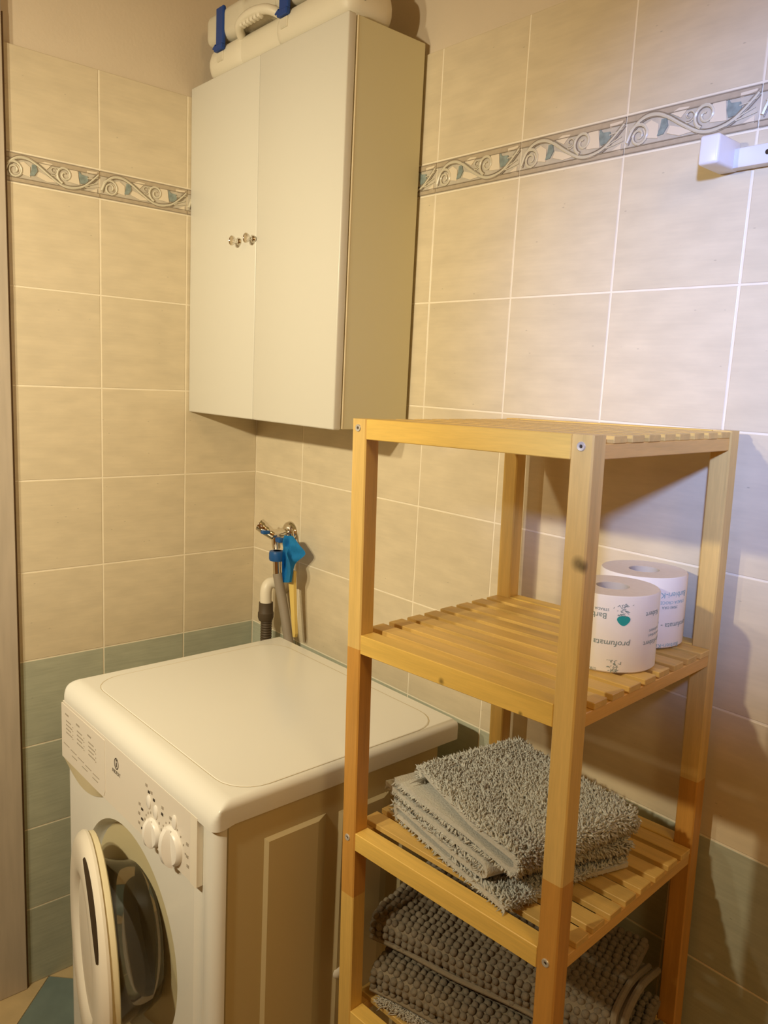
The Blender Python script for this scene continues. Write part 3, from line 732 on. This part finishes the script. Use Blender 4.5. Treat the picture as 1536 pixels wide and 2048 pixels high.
hose = thing('supply_hose', 'grey water supply hose with a blue nut under the corner tap', 'hose', (0.172, -0.042, 0.98))
bm = bmesh.new(); lathe(bm, [(0.0098, 0.040), (0.018, 0.039), (0.0195, 0.034), (0.0195, 0.020), (0.018, 0.016), (0.0105, 0.015)], axis_mx((0.0, 0, 0.0), (0, 0, 1)), 20); obj('blue_nut', bm, M['bluenut'], hose, smooth=True)
bm = bmesh.new(); tube(bm, [(0, 0, 0.038), (0.001, 0, 0.012), (0.003, 0, -0.008), (0.005, 0, -0.020)], [0.009, 0.0105, 0.0105, 0.0108], 16); obj('ferrule', bm, M['chrome'], hose, smooth=True)
bm = bmesh.new(); tube(bm, smooth_path([(0.004, 0.0, -0.016), (0.014, 0.004, -0.06), (0.030, 0.006, -0.11), (0.046, 0.006, -0.16), (0.062, 0.006, -0.22), (0.07, 0.004, -0.40), (0.07, 0.004, -0.70), (0.07, 0.004, -0.95)], 5), 0.0118, 14); obj('hose_pipe', bm, M['greyhose'], hose, smooth=True)

drain = thing('drain_elbow', 'white plastic drain elbow with a dark corrugated hose on the corner wall', 'drain pipe', (0.148, 0, 0.922))
bm = bmesh.new(); tube(bm, smooth_path([(0.0, -0.004, 0.004), (-0.004, -0.022, 0.009), (-0.010, -0.040, 0.007), (-0.010, -0.049, -0.010), (-0.007, -0.050, -0.045)], 5), 0.0145, 16)
obj('elbow', bm, M['pvc'], drain, smooth=True)
bm = bmesh.new(); lathe(bm, [(0.0145, -0.022), (0.019, -0.021), (0.021, -0.014), (0.019, -0.006), (0.022, -0.002), (0.0225, -0.0006), (0.0, -0.0006)], axis_mx((0.0, 0, 0.004), (0, 1, 0)), 20); obj('collar', bm, M['pvc'], drain, smooth=True)
bm = bmesh.new(); lathe(bm, [(0.0145, 0.0), (0.0172, 0.0), (0.0178, -0.024), (0.0195, -0.026), (0.0195, -0.038), (0.017, -0.046), (0.013, -0.047)], Matrix.Translation((-0.007, -0.050, -0.038)), 20); obj('cuff', bm, M['darkhose'], drain, smooth=True)
bm = bmesh.new()
pr_ = []
for k in range(60): z = -0.084 - k * 0.0032; pr_.append((0.0128 + (0.0016 if k % 2 else 0), z))
lathe(bm, pr_, Matrix.Translation((-0.005, -0.049, 0)), 16)
tube(bm, [(-0.005, -0.049, -0.27), (-0.005, -0.048, -0.5), (-0.005, -0.047, -0.88)], 0.0128, 12)
obj('corrugated_hose', bm, M['darkhose'], drain, smooth=True)

# folded cloth: pleats gathered over the tap, hanging in two points
CLOTH = [[(0.2154, -0.05, 1.0648), (0.2224, -0.056, 1.0684), (0.232, -0.05, 1.0678), (0.240, -0.054, 1.0707), (0.2455, -0.048, 1.07)],
         [(0.2131, -0.052, 1.0427), (0.2281, -0.064, 1.0496), (0.2294, -0.046, 1.0452), (0.2518, -0.060, 1.0527), (0.27, -0.046, 1.0529)],
         [(0.2129, -0.054, 1.021), (0.213, -0.044, 1.0199), (0.2511, -0.070, 1.0322), (0.2465, -0.05, 1.0272), (0.2811, -0.036, 1.0325)],
         [(0.2149, -0.056, 0.9996), (0.2062, -0.040, 0.996), (0.2672, -0.072, 1.0144), (0.2581, -0.060, 1.0111), (0.2554, -0.044, 1.0066)],
         [(0.216, -0.056, 0.9766), (0.2174, -0.044, 0.9754), (0.2695, -0.070, 0.9921), (0.2622, -0.060, 0.9882), (0.2529, -0.05, 0.9838)],
         [(0.220, -0.055, 0.9527), (0.2168, -0.050, 0.9514), (0.253, -0.062, 0.9612), (0.2564, -0.060, 0.9626), (0.2552, -0.055, 0.9607)]]
def cloth_bm():
    b = bmesh.new(); cols = [smooth_path([r[c] for r in CLOTH], 4) for c in range(5)]
    rows_ = [[b.verts.new(p) for p in smooth_path([cols[c][i] for c in range(5)], 5)] for i in range(len(cols[0]))]
    for A, B in zip(rows_, rows_[1:]):
        for k in range(len(A) - 1): b.faces.new((A[k], A[k + 1], B[k + 1], B[k]))
    bmesh.ops.solidify(b, geom=b.faces[:], thickness=0.0018)
    return b
cl = obj('cleaning_cloth', cloth_bm(), M['bluecloth'], smooth=True)
tag(cl, 'folded bright blue cleaning cloth hanging from the corner tap', 'cloth')
bm = bmesh.new()
rg = []
for z, x0, x1 in ((0.985, 0.226, 0.250), (0.965, 0.229, 0.250), (0.945, 0.232, 0.252), (0.90, 0.240, 0.256), (0.86, 0.247, 0.261), (0.835, 0.252, 0.264), (0.826, 0.254, 0.262)):
    rg.append([bm.verts.new(p) for p in ((x0, -0.046, z), (x1, -0.046, z), (x1, -0.038, z), (x0, -0.038, z))])
for A, B in zip(rg, rg[1:]):
    for k in range(4): bm.faces.new((A[k], A[(k + 1) % 4], B[(k + 1) % 4], B[k]))
bm.faces.new(rg[0]); bm.faces.new(rg[-1])
tag(obj('yellow_stick', bm, M['yellow']), 'flat yellow plastic stick hanging below the blue cloth', 'stick')

# ------------------------------------------------------------------ wooden shelf unit
SM = Matrix(((0.9984705068123813, -0.05175041903770974, -0.019456134129055905), (0.05164117913632119, 0.998647219690697, -0.0060761189464240035), (0.01974425595551137, 0.005062087856029419, 0.9997922482312518)))
SO = Vector((1.10376, -0.20638, 0.0))
def SL(x, y, z): return SM @ Vector((x, y, z)) + SO        # shelf frame to world
unit = thing('shelf_unit', 'honey-coloured birch open shelf unit with slatted shelves and four square legs', 'shelf unit', SO, SM.to_euler())
hx, hy = 0.18876, 0.18561; la, lb = 0.0277, 0.0262; HT = 1.3912
LV = [1.3912, 1.0878, 0.786, 0.4935]; LS = 0.175
knot_m = wood('birch_leg_knot', HONEY3, 2, [((hx - 0.008, -hy, 1.2529), 0.011), ((hx, -hy - 0.001, 1.2498), 0.009)])
legs = {}
def leg(sx, sy, cuts, mats):
    bm = bmesh.new()
    x0, x1 = (-hx, -hx + la) if sx < 0 else (hx - la, hx); y0, y1 = (-hy, -hy + lb) if sy < 0 else (hy - lb, hy)
    wz = (SM @ Vector(((x0 + x1) / 2, (y0 + y1) / 2, 0))).z
    zs = [-wz + 0.0008] + cuts + [HT]
    e = 0.0018
    def ring(z):
        return [bm.verts.new((x, y, z)) for x, y in ((x0 + e, y0), (x1 - e, y0), (x1, y0 + e), (x1, y1 - e), (x1 - e, y1), (x0 + e, y1), (x0, y1 - e), (x0, y0 + e))]
    rs = [ring(z) for z in zs]
    for i in range(len(rs) - 1):
        for k in range(8): bm.faces.new((rs[i][k], rs[i][(k + 1) % 8], rs[i + 1][(k + 1) % 8], rs[i + 1][k])).material_index = i % len(mats)
    bm.faces.new(rs[0]); bm.faces.new(rs[-1]).material_index = (len(zs) - 2) % len(mats)
    return obj('leg', bm, mats, unit)
legs['fl'] = leg(-1, -1, [0.682, 1.066, 1.3175], [M['wz'], M['wz2'], M['wz3'], M['wz3']])
legs['fr'] = leg(1, -1, [0.40, 0.731, 0.876], [M['wz'], M['wz2'], M['wz2'], knot_m])
legs['bl'] = leg(-1, 1, [0.5, 1.1], [M['wz2'], M['wz'], M['wz']])
legs['br'] = leg(1, 1, [0.6, 0.887, 1.314], [M['wz2'], M['wz2'], M['wz3'], M['wz3']])
for lg, z in ((legs['fl'], LV[0]), (legs['fr'], LV[0]), (legs['fl'], LV[2]), (legs['fr'], LV[2])):
    x = (-hx + la * 0.45) if lg is legs['fl'] else hx - la * 0.52
    bm = bmesh.new(); mx = axis_mx((x, -hy, z - 0.0125), (0, -1, 0))
    lathe(bm, [(0.0018, 0.0002), (0.0022, 0.0012), (0.0046, 0.0014), (0.0052, 0.0006), (0.0053, 0.0)], mx, 18)
    lathe(bm, [(0.0, 0.0003), (0.0019, 0.0003)], mx, 12, 1)
    obj('screw', bm, [M['screw'], M['gap']], lg, smooth=True)
rail_kn = wood('birch_rail_knot', (234, 194, 100), 0, [((-0.0067, -hy, 1.0654), 0.006), ((0.1173, -hy, 1.0623), 0.004)])
slat_src = None
for li, z in enumerate(LV):
    for y0 in (-hy + 0.0006, hy - lb - 0.0):
        bm = bmesh.new(); box(bm, -hx + la, hx - la, y0, y0 + lb - 0.0006, z - 0.0275, z, 0.0009, 1)
        obj('rail', bm, rail_kn if (li == 1 and y0 < 0) else M['wx'], unit)
    for x0 in (-hx + 0.002, hx - 0.022):
        bm = bmesh.new(); box(bm, x0, x0 + 0.020, -hy + lb, hy - lb, z - 0.0265, z - 0.0098, 0.0008, 1); obj('side_rail', bm, M['wy'], unit)
    for k in range(8):
        y = -0.1425 + 0.039 * k + 0.014 + random.uniform(-0.0006, 0.0006)
        if slat_src is None:
            bm = bmesh.new(); box(bm, -hx + 0.001, hx - 0.001, -0.014, 0.014, -0.0042, 0.0042, 0.0008, 1)
            slat_src = obj('slat', bm, M['ws'], unit); slat_src.location = (0, y, z - 0.0056)
        else: inst(slat_src, 'slat', (random.uniform(-0.001, 0.001), y, z - 0.0056), unit)

# ------------------------------------------------------------------ toilet rolls
def roll(loc, rz, label, txt):
    t = thing('toilet_roll', label, 'toilet roll', loc, (SM.to_euler().x, SM.to_euler().y, rz), 'wrapped toilet rolls on the second shelf')
    R, H, rc = 0.0602, 0.1, 0.0205
    bm = bmesh.new(); I = Matrix.Identity(4)
    lathe(bm, [(R - 0.002, 0.0), (R, 0.002), (R, H - 0.002), (R - 0.0015, H)], I, 64, 0)
    lathe(bm, [(R - 0.0015, H), (rc + 0.001, H - 0.0005)], I, 64, 1)
    lathe(bm, [(R - 0.002, 0.0), (rc, 0.0)], I, 64, 1)
    obj('paper_roll', bm, [M['paper'], M['paper_top']], t, smooth=True)
    bm = bmesh.new(); lathe(bm, [(rc, 0.0), (rc, H - 0.001), (rc + 0.001, H - 0.0003), (rc + 0.0012, H - 0.0012), (rc + 0.0012, 0)], I, 32); obj('cardboard_core', bm, M['core'], t, smooth=True)
    bm = bmesh.new()
    def wrap(a0, z0):      # print runs upside down: glyph x goes towards decreasing angle seen from outside
        def f(x, y):
            a = a0 - x / R; r = R + 0.00035
            return (r * math.cos(a), r * math.sin(a), z0 - y)
        return f
    for s, size, a0, z0, mi, sh in txt['words']: add_text(bm, s, size, wrap(a0, z0), mi, sh)
    for a0, z0 in txt['apples']:
        w = wrap(a0, z0)
        pts = [(0.0075 * math.cos(t) * (1 + 0.12 * math.cos(2 * t)), 0.0065 * math.sin(t) - 0.001 * math.cos(2 * t)) for t in [2 * PI * k / 18 for k in range(18)]]
        if z0 > 0.01: bm.faces.new([bm.verts.new(w(x, y)) for x, y in pts]).material_index = 1
        for k in range(44):           # little tree of twigs growing out of the apple
            x = random.gauss(0.002, 0.0055); y = -random.uniform(0.004, 0.020); l = random.uniform(0.0012, 0.004); a = random.uniform(0, PI)
            dx, dy = l * math.cos(a) / 2, l * math.sin(a) / 2; nx, ny = -dy * 0.22 / l * 0.002 * 500 * 0.5, dx * 0.22 / l * 0.002 * 500 * 0.5
            nx, ny = -math.sin(a) * 0.0003, math.cos(a) * 0.0003
            bm.faces.new([bm.verts.new(w(x + sx_ * dx + sn * nx, -(y + sx_ * dy + sn * ny) if False else -(-(y + sx_ * dy + sn * ny)))) for sx_, sn in ((-1, -1), (1, -1), (1, 1), (-1, 1))]).material_index = 0
    obj('wrapper_print', bm, [M['ink'], M['ink_blue'], M['ink_pale']], t, fixn=False)['kind'] = 'stuff'
    return t
# facing the camera from the shelf: direction about -50 degrees
FA = math.radians(-56)
w1 = dict(words=[('Barbieri', 0.0105, FA - 0.38, 0.0735, 0, 0), ('STRADA CROCE', 0.0048, FA - 0.36, 0.0820, 0, 0), ('profumata -', 0.0110, FA - 0.02, 0.0400, 0, 0.15),
                 ('Kisbert', 0.0095, FA + 0.98, 0.0760, 0, 0.1), ('Barbieri-Kisbert', 0.0090, FA + 1.22, 0.0380, 0, 0.1), ('www.barbieri', 0.006, FA + 1.15, 0.0475, 0, 0),
                 ('parfumiert', 0.006, FA + 1.10, 0.0545, 0, 0), ('STRADA CROCE', 0.0050, FA - 0.55, 0.0035, 0, 0)], apples=[(FA + 0.24, 0.0700), (FA + 0.16, -0.0022)])
w2 = dict(words=[('Barbieri-Kisbert', 0.0118, FA + 0.52, 0.0760, 2, 0), ('STRADA CROCE TORINO', 0.0062, FA + 0.52, 0.0655, 2, 0), ('39040 ORA', 0.0055, FA + 0.62, 0.0585, 0, 0),
                 ('profumata - parfümiert', 0.0108, FA + 0.42, 0.0340, 0, 0.15), ('Barbieri-Kisbert', 0.009, FA + 0.5, 0.004, 2, 0)], apples=[(FA - 0.6, 0.058)])
p1 = SL(0.1145, 0.0095, 1.0868); p2 = SL(0.0935, 0.1325, 1.0884)
roll(p1, 0.0, 'white printed toilet roll with a teal apple mark, nearest the front leg', w1)
roll(p2, 0.0, 'white printed toilet roll behind the other one, by the wall', w2)

# ------------------------------------------------------------------ folded mats
def ribbon_outline(path, th):
    pts = smooth_path([(p[0], p[1], 0) for p in path], 4); L = []; Rr = []; N = []
    for i, p in enumerate(pts):
        d = pts[min(i + 1, len(pts) - 1)] - pts[max(i - 1, 0)]; d.normalize(); n = Vector((-d.y, d.x, 0))
        L.append(p + n * th / 2); Rr.append(p - n * th / 2); N.append(n)
    return pts, L, Rr, N
def ribbon(bm, path, th, v0, v1, place, segs=10, wob=0.002, skew=None):
    pts, L, Rr, N = ribbon_outline(path, th); out = L + Rr[::-1]; rings = []
    for s in range(segs + 1):
        t = s / segs; ring = []
        for k, q in enumerate(out):
            vv = v0 + (v1 - v0) * t + (skew(q.x, q.y) * (1 - t) if skew else 0)
            zz = wob * math.sin(t * 5 + q.x * 20 + q.y * 70)
            ring.append(bm.verts.new(place(q.x + wob * math.sin(t * 7 + q.y * 90), vv, q.y + zz)))
        rings.append(ring)
    n = len(out)
    for A, B in zip(rings, rings[1:]):
        for k in range(n): bm.faces.new((A[k], A[(k + 1) % n], B[(k + 1) % n], B[k]))
    for ring in (rings[0], rings[-1]):
        h = len(L)
        for k in range(h - 1): bm.faces.new((ring[k], ring[k + 1], ring[n - 2 - k], ring[n - 1 - k]))
    return pts, L, Rr, N
def tuft(V_, F_, p, d, l, w):
    """small bent three-sided strand appended to vertex and face lists"""
    u, v = frame_of(d); b0 = len(V_)
    bend = (u * random.uniform(-1, 1) + v * random.uniform(-1, 1)) * l * 0.75
    mid_ = p + d * l * 0.55 + bend * 0.4; tip = p + d * l + bend
    for c, rr in ((p, w), (mid_, w * 0.95)):
        for k in range(3): V_.append(c + (u * math.cos(2.094 * k) + v * math.sin(2.094 * k)) * rr)
    V_.append(tip)
    for k in range(3):
        q = (k + 1) % 3
        F_.append((b0 + k, b0 + q, b0 + 3 + q, b0 + 3 + k)); F_.append((b0 + 3 + k, b0 + 3 + q, b0 + 6))
def soft(name, V_, F_, m, parent):
    me = bpy.data.meshes.new(name); me.from_pydata([tuple(v) for v in V_], [], F_); me.materials.append(m)
    me.polygons.foreach_set('use_smooth', [True] * len(me.polygons)); me.update()
    o = bpy.data.objects.new(name, me); C.objects.link(o); o.parent = parent; o['kind'] = 'stuff'; return o

# grey shaggy mat on the third shelf; frame: u along the front, v to the back, in shelf coordinates
Z3 = LV[2] - 0.0005
mat1 = thing('folded_bath_mat', 'light grey shaggy bath mat folded in layers on the third shelf', 'bath mat', SO, SM.to_euler())
ya = math.radians(-12)
def P1(u, v, z): return Vector((-0.176 + u * math.cos(ya) - v * math.sin(ya), -0.108 + u * math.sin(ya) + v * math.cos(ya), Z3 + z))
def PLO(u, v, z): return P1(u + (max(0.0, v) / 0.215) * 0.045 * max(0.0, u) / 0.24 * (1 if z > 0.015 else 0.2), v, z)
lo_path = [(0.278, 0.0085), (0.20, 0.0085), (0.05, 0.0085), (0.030, 0.010), (0.024, 0.017), (0.030, 0.024), (0.06, 0.025), (0.16, 0.025), (0.222, 0.026), (0.238, 0.030), (0.240, 0.038), (0.230, 0.044), (0.18, 0.044), (0.08, 0.045), (0.0, 0.048)]
hi_path = [(0.015, 0.0605), (0.10, 0.060), (0.20, 0.060), (0.272, 0.060), (0.288, 0.065), (0.290, 0.074), (0.280, 0.081), (0.22, 0.081), (0.12, 0.081), (0.075, 0.083), (0.056, 0.086), (0.048, 0.080), (0.056, 0.073)]
bm = bmesh.new()
skew_hi = lambda x, z: 0.03 * max(0.0, 1 - x / 0.2) if z > 0.07 else 0.0
A1 = ribbon(bm, lo_path, 0.0075, 0.0, 0.215, PLO); A2 = ribbon(bm, hi_path, 0.0075, 0.004, 0.222, P1, skew=skew_hi)
obj('backing', bm, M['shag_back'], mat1, smooth=True)
V_, F_ = [], []
def strands(res, v0, v1, dens, side, place, sel, l=0.0078, w=0.0018, skew=None):
    pts, L, Rr, N = res
    for i in range(len(pts) - 1):
        a, b_ = (L if side > 0 else Rr)[i], (L if side > 0 else Rr)[i + 1]; n = N[i] * side
        if not sel(pts[i], n): continue
        cnt = int((b_ - a).length * (v1 - v0) * dens + random.random())
        for _ in range(cnt):
            t = random.random(); v = v0 + (v1 - v0) * random.random(); q = a + (b_ - a) * t
            if skew: v += skew(q.x, q.y) * (1 - (v - v0) / (v1 - v0))
            d = place(q.x + n.x, v, q.y + n.y) - place(q.x, v, q.y)
            d = (d + Vector((random.uniform(-.8, .8), random.uniform(-.8, .8), random.uniform(-.4, .4)))).normalized()
            tuft(V_, F_, place(q.x, v, q.y), d, l * random.uniform(0.7, 1.25), w * random.uniform(0.8, 1.3))
every = lambda p, n: True
strands(A2, 0.004, 0.222, 190000, -1, P1, lambda p, n: p.y > 0.055 or p.x > 0.25, skew=skew_hi)
strands(A2, 0.03, 0.222, 60000, -1, P1, lambda p, n: p.y < 0.062)
strands(A1, 0.0, 0.215, 150000, 1, PLO, lambda p, n: p.x < 0.05 or p.y > 0.02)
strands(A1, 0.05, 0.215, 150000, -1, PLO, lambda p, n: p.x > 0.2 and p.y > 0.015)
strands(A1, 0.0, 0.215, 130000, -1, PLO, lambda p, n: p.x > 0.2 and p.y < 0.015)
for _ in range(420):          # pile over the free end of the lowest layer
    p = P1(0.278, random.uniform(0.0, 0.215), random.uniform(0.004, 0.013))
    tuft(V_, F_, p, Vector((1, random.uniform(-.7, .7), random.uniform(-.2, .8))).normalized(), 0.008, 0.0018)
# fringe of pile along the front edges of every layer
for res, off in ((A1, 0.0), (A2, 0.004)):
    pts, L, Rr, N = res
    for i in range(len(pts) - 1):
        seg_l = (pts[i + 1] - pts[i]).length
        for sd in ((1,) if res is A1 else (-1,)):
            for _ in range(int(seg_l * 420 + random.random())):
                q = pts[i] + (pts[i + 1] - pts[i]) * random.random() + N[i] * sd * 0.0042
                v = off + (skew_hi(q.x, q.y) if res is A2 else 0)
                d = (P1(q.x + N[i].x * sd, v, q.y + N[i].y * sd) - P1(q.x, v, q.y)) * 0.55 + (P1(0, -1, 0) - P1(0, 0, 0)) * random.uniform(0.3, 1.2) + Vector((random.uniform(-.5, .5), 0, random.uniform(-.3, .3)))
                tuft(V_, F_, P1(q.x, v + 0.002, q.y), d.normalized(), 0.0068 * random.uniform(0.7, 1.3), 0.0014)
for v_ in V_: v_.z = max(v_.z, Z3 + 0.0012)
soft('pile', V_, F_, M['shag'], mat1)

# taupe chenille mats on the bottom shelf
Z4s = LV[3] - 0.0012
def bead_mesh():
    b = bmesh.new(); bmesh.ops.create_uvsphere(b, u_segments=8, v_segments=6, radius=1.0)
    vs = [v.co.copy() for v in b.verts]; b.verts.index_update(); fs = [tuple(v.index for v in f.verts) for f in b.faces]; b.free(); return vs, fs
BV, BF = bead_mesh()
def bead(V_, F_, p, r, st=(1, 1, 1)):
    b0 = len(V_)
    for v in BV: V_.append(Vector((p.x + v.x * r * st[0], p.y + v.y * r * st[1], p.z + v.z * r * st[2])))
    for f in BF: F_.append(tuple(i + b0 for i in f))
def slab_profile(d, h, r):
    """front half-round, top, back: list of (v, z, nv, nz) along the outside from bottom front over the top"""
    out = []
    n = 40
    segs = [('arc', r * PI * 1.0), ('line', d - r)]
    return out
def chenille(name, label, org, yaw, Lu, Lv, z0, h, seed):
    random.seed(seed)
    t = thing(name, label, 'bath mat', SO, SM.to_euler(), 'chenille mats on the bottom shelf')
    def P(u, v, z): return Vector((org[0] + u * math.cos(yaw) - v * math.sin(yaw), org[1] + u * math.sin(yaw) + v * math.cos(yaw), Z4s + z0 + z))
    r = h / 2
    path = [(Lv, 0.006), (Lv * 0.5, 0.006), (r * 1.2, 0.006), (r * 0.45, 0.008), (0.006, r * 0.75), (0.006, r * 1.25), (r * 0.45, h - 0.010), (r * 1.2, h - 0.0075), (Lv * 0.5, h - 0.0075), (Lv, h - 0.0075)]
    bm = bmesh.new()
    pl = lambda x, w, z: P(w, x, z)
    res = ribbon(bm, path, 0.006, 0.0, Lu, pl, 14, 0.0015)
    obj('backing', bm, M['chenille_hem'], t, smooth=True)
    V_, F_ = [], []
    pts, L, Rr, N = res
    # walk the outer side at bead spacing
    outer = [(Rr[i] if (Rr[i] - Vector((Lv, r, 0))).length > (L[i] - Vector((Lv, r, 0))).length else L[i]) for i in range(len(pts))]
    sp = 0.0118; nxt = 0.0; done = 0.0; row = 0
    for i in range(len(outer) - 1):
        seg_l = (outer[i + 1] - outer[i]).length
        while nxt <= done + seg_l:
            q = outer[i] + (outer[i + 1] - outer[i]) * ((nxt - done) / max(seg_l, 1e-6)); nxt += sp; row += 1
            if q.y < 0.010 and q.x > 0.03: continue
            for k in range(int(Lu / sp)):
                u = (k + 0.5 + 0.12 * math.sin(row * 1.3 + k * 0.2)) * sp + random.uniform(-0.001, 0.001)
                bead(V_, F_, P(u, q.x + random.uniform(-0.001, 0.001), q.y + random.uniform(-0.0008, 0.0012)), 0.0060 * random.uniform(0.88, 1.12), (1.0, 1.0, 0.95))
        done += seg_l
    zmin = Z4s + z0 + 0.0015
    for v_ in V_: v_.z = max(v_.z, zmin)
    soft('pile', V_, F_, M['chenille'], t)
    # sewn hem: flat cords along the front opening and round the right end
    bm = bmesh.new()
    tube(bm, [P(Lu * k / 12, 0.003 + 0.002 * math.sin(k), 0.0055) for k in range(13)], 0.0042, 8)
    if z0 > 0.05: tube(bm, [P(Lu * k / 12, 0.012 + 0.002 * math.sin(k + 1), -0.0012) for k in range(13)], 0.0036, 8)
    obj('hem', bm, M['chenille_hem'], t, smooth=True)
    bm = bmesh.new()
    for du in (0.002, 0.016):
        tube(bm, smooth_path([P(Lu + du, Lv, 0.0075), P(Lu + du, Lv * 0.5, h - 0.004), P(Lu + du, 0.03, h), P(Lu + du + 0.002, 0.012, h * 0.7), P(Lu + du, 0.010, 0.0075)], 5), 0.0052, 8)
    obj('end_hem', bm, M['chenille_hem'], t, smooth=True)
    return t, P
pal = thing('shaggy_mat', 'pale shaggy mat lying flat beneath the taupe chenille mats', 'bath mat', SO, SM.to_euler())
yc = math.radians(12)
def P0(u, v, z): return Vector((-0.143 + u * math.cos(yc) - v * math.sin(yc), -0.141 + u * math.sin(yc) + v * math.cos(yc), Z4s + z))
bm = bmesh.new(); 
vsb = [(0, 0), (0.27, 0), (0.27, 0.20), (0, 0.20)]
a = [bm.verts.new(P0(u, v, 0.001)) for u, v in vsb]; b2 = [bm.verts.new(P0(u, v, 0.008)) for u, v in vsb]
bm.faces.new(a); bm.faces.new(b2)
for k in range(4): bm.faces.new((a[k], a[(k + 1) % 4], b2[(k + 1) % 4], b2[k]))
obj('backing', bm, M['shag_back'], pal)
V_, F_ = [], []
for _ in range(1500):
    p = P0(random.uniform(-0.002, 0.27), random.uniform(-0.004, 0.012), random.uniform(0.002, 0.009))
    tuft(V_, F_, p, Vector((random.uniform(-.6, .6), random.uniform(-1.2, 0.0), random.uniform(0.0, .7))).normalized(), 0.010, 0.0013)
for v_ in V_: v_.z = min(max(v_.z, Z4s + 0.001), Z4s + 0.0112)
soft('pile', V_, F_, M['shag_pale'], pal)
chenille('chenille_mat', 'taupe chenille bath mat folded at the bottom of the bottom-shelf pile', (-0.160, -0.146), math.radians(13), 0.392, 0.19, 0.0125, 0.050, 3)
chenille('chenille_mat', 'taupe chenille bath mat folded on top of the bottom-shelf pile', (-0.186, -0.124), math.radians(12), 0.380, 0.195, 0.0765, 0.050, 5)

# ------------------------------------------------------------------ white hook rail on the right
hr = thing('hook_rail', 'white wall-mounted rail with a square post, on the right wall tiles', 'rail', (1.174, 0, 1.743))
bm = bmesh.new(); box(bm, 0.0, 0.55, -0.018, -0.0005, 0.0, 0.026, 0.003, 2); obj('back_plate', bm, M['rail_white'], hr, smooth=True)
for px in (0.0, 0.52):
    bm = bmesh.new(); box(bm, px, px + 0.028, -0.062, -0.0005, -0.001, 0.037, 0.004, 3); obj('post', bm, M['rail_white'], hr, smooth=True)
bm = bmesh.new(); lathe(bm, [(0, 0.002), (0.003, 0.0015), (0.0035, 0)], axis_mx((0.073, -0.018, 0.014), (0, -1, 0)), 12); obj('screw', bm, M['gap'], hr)

# unique readable numbering is Blender's own
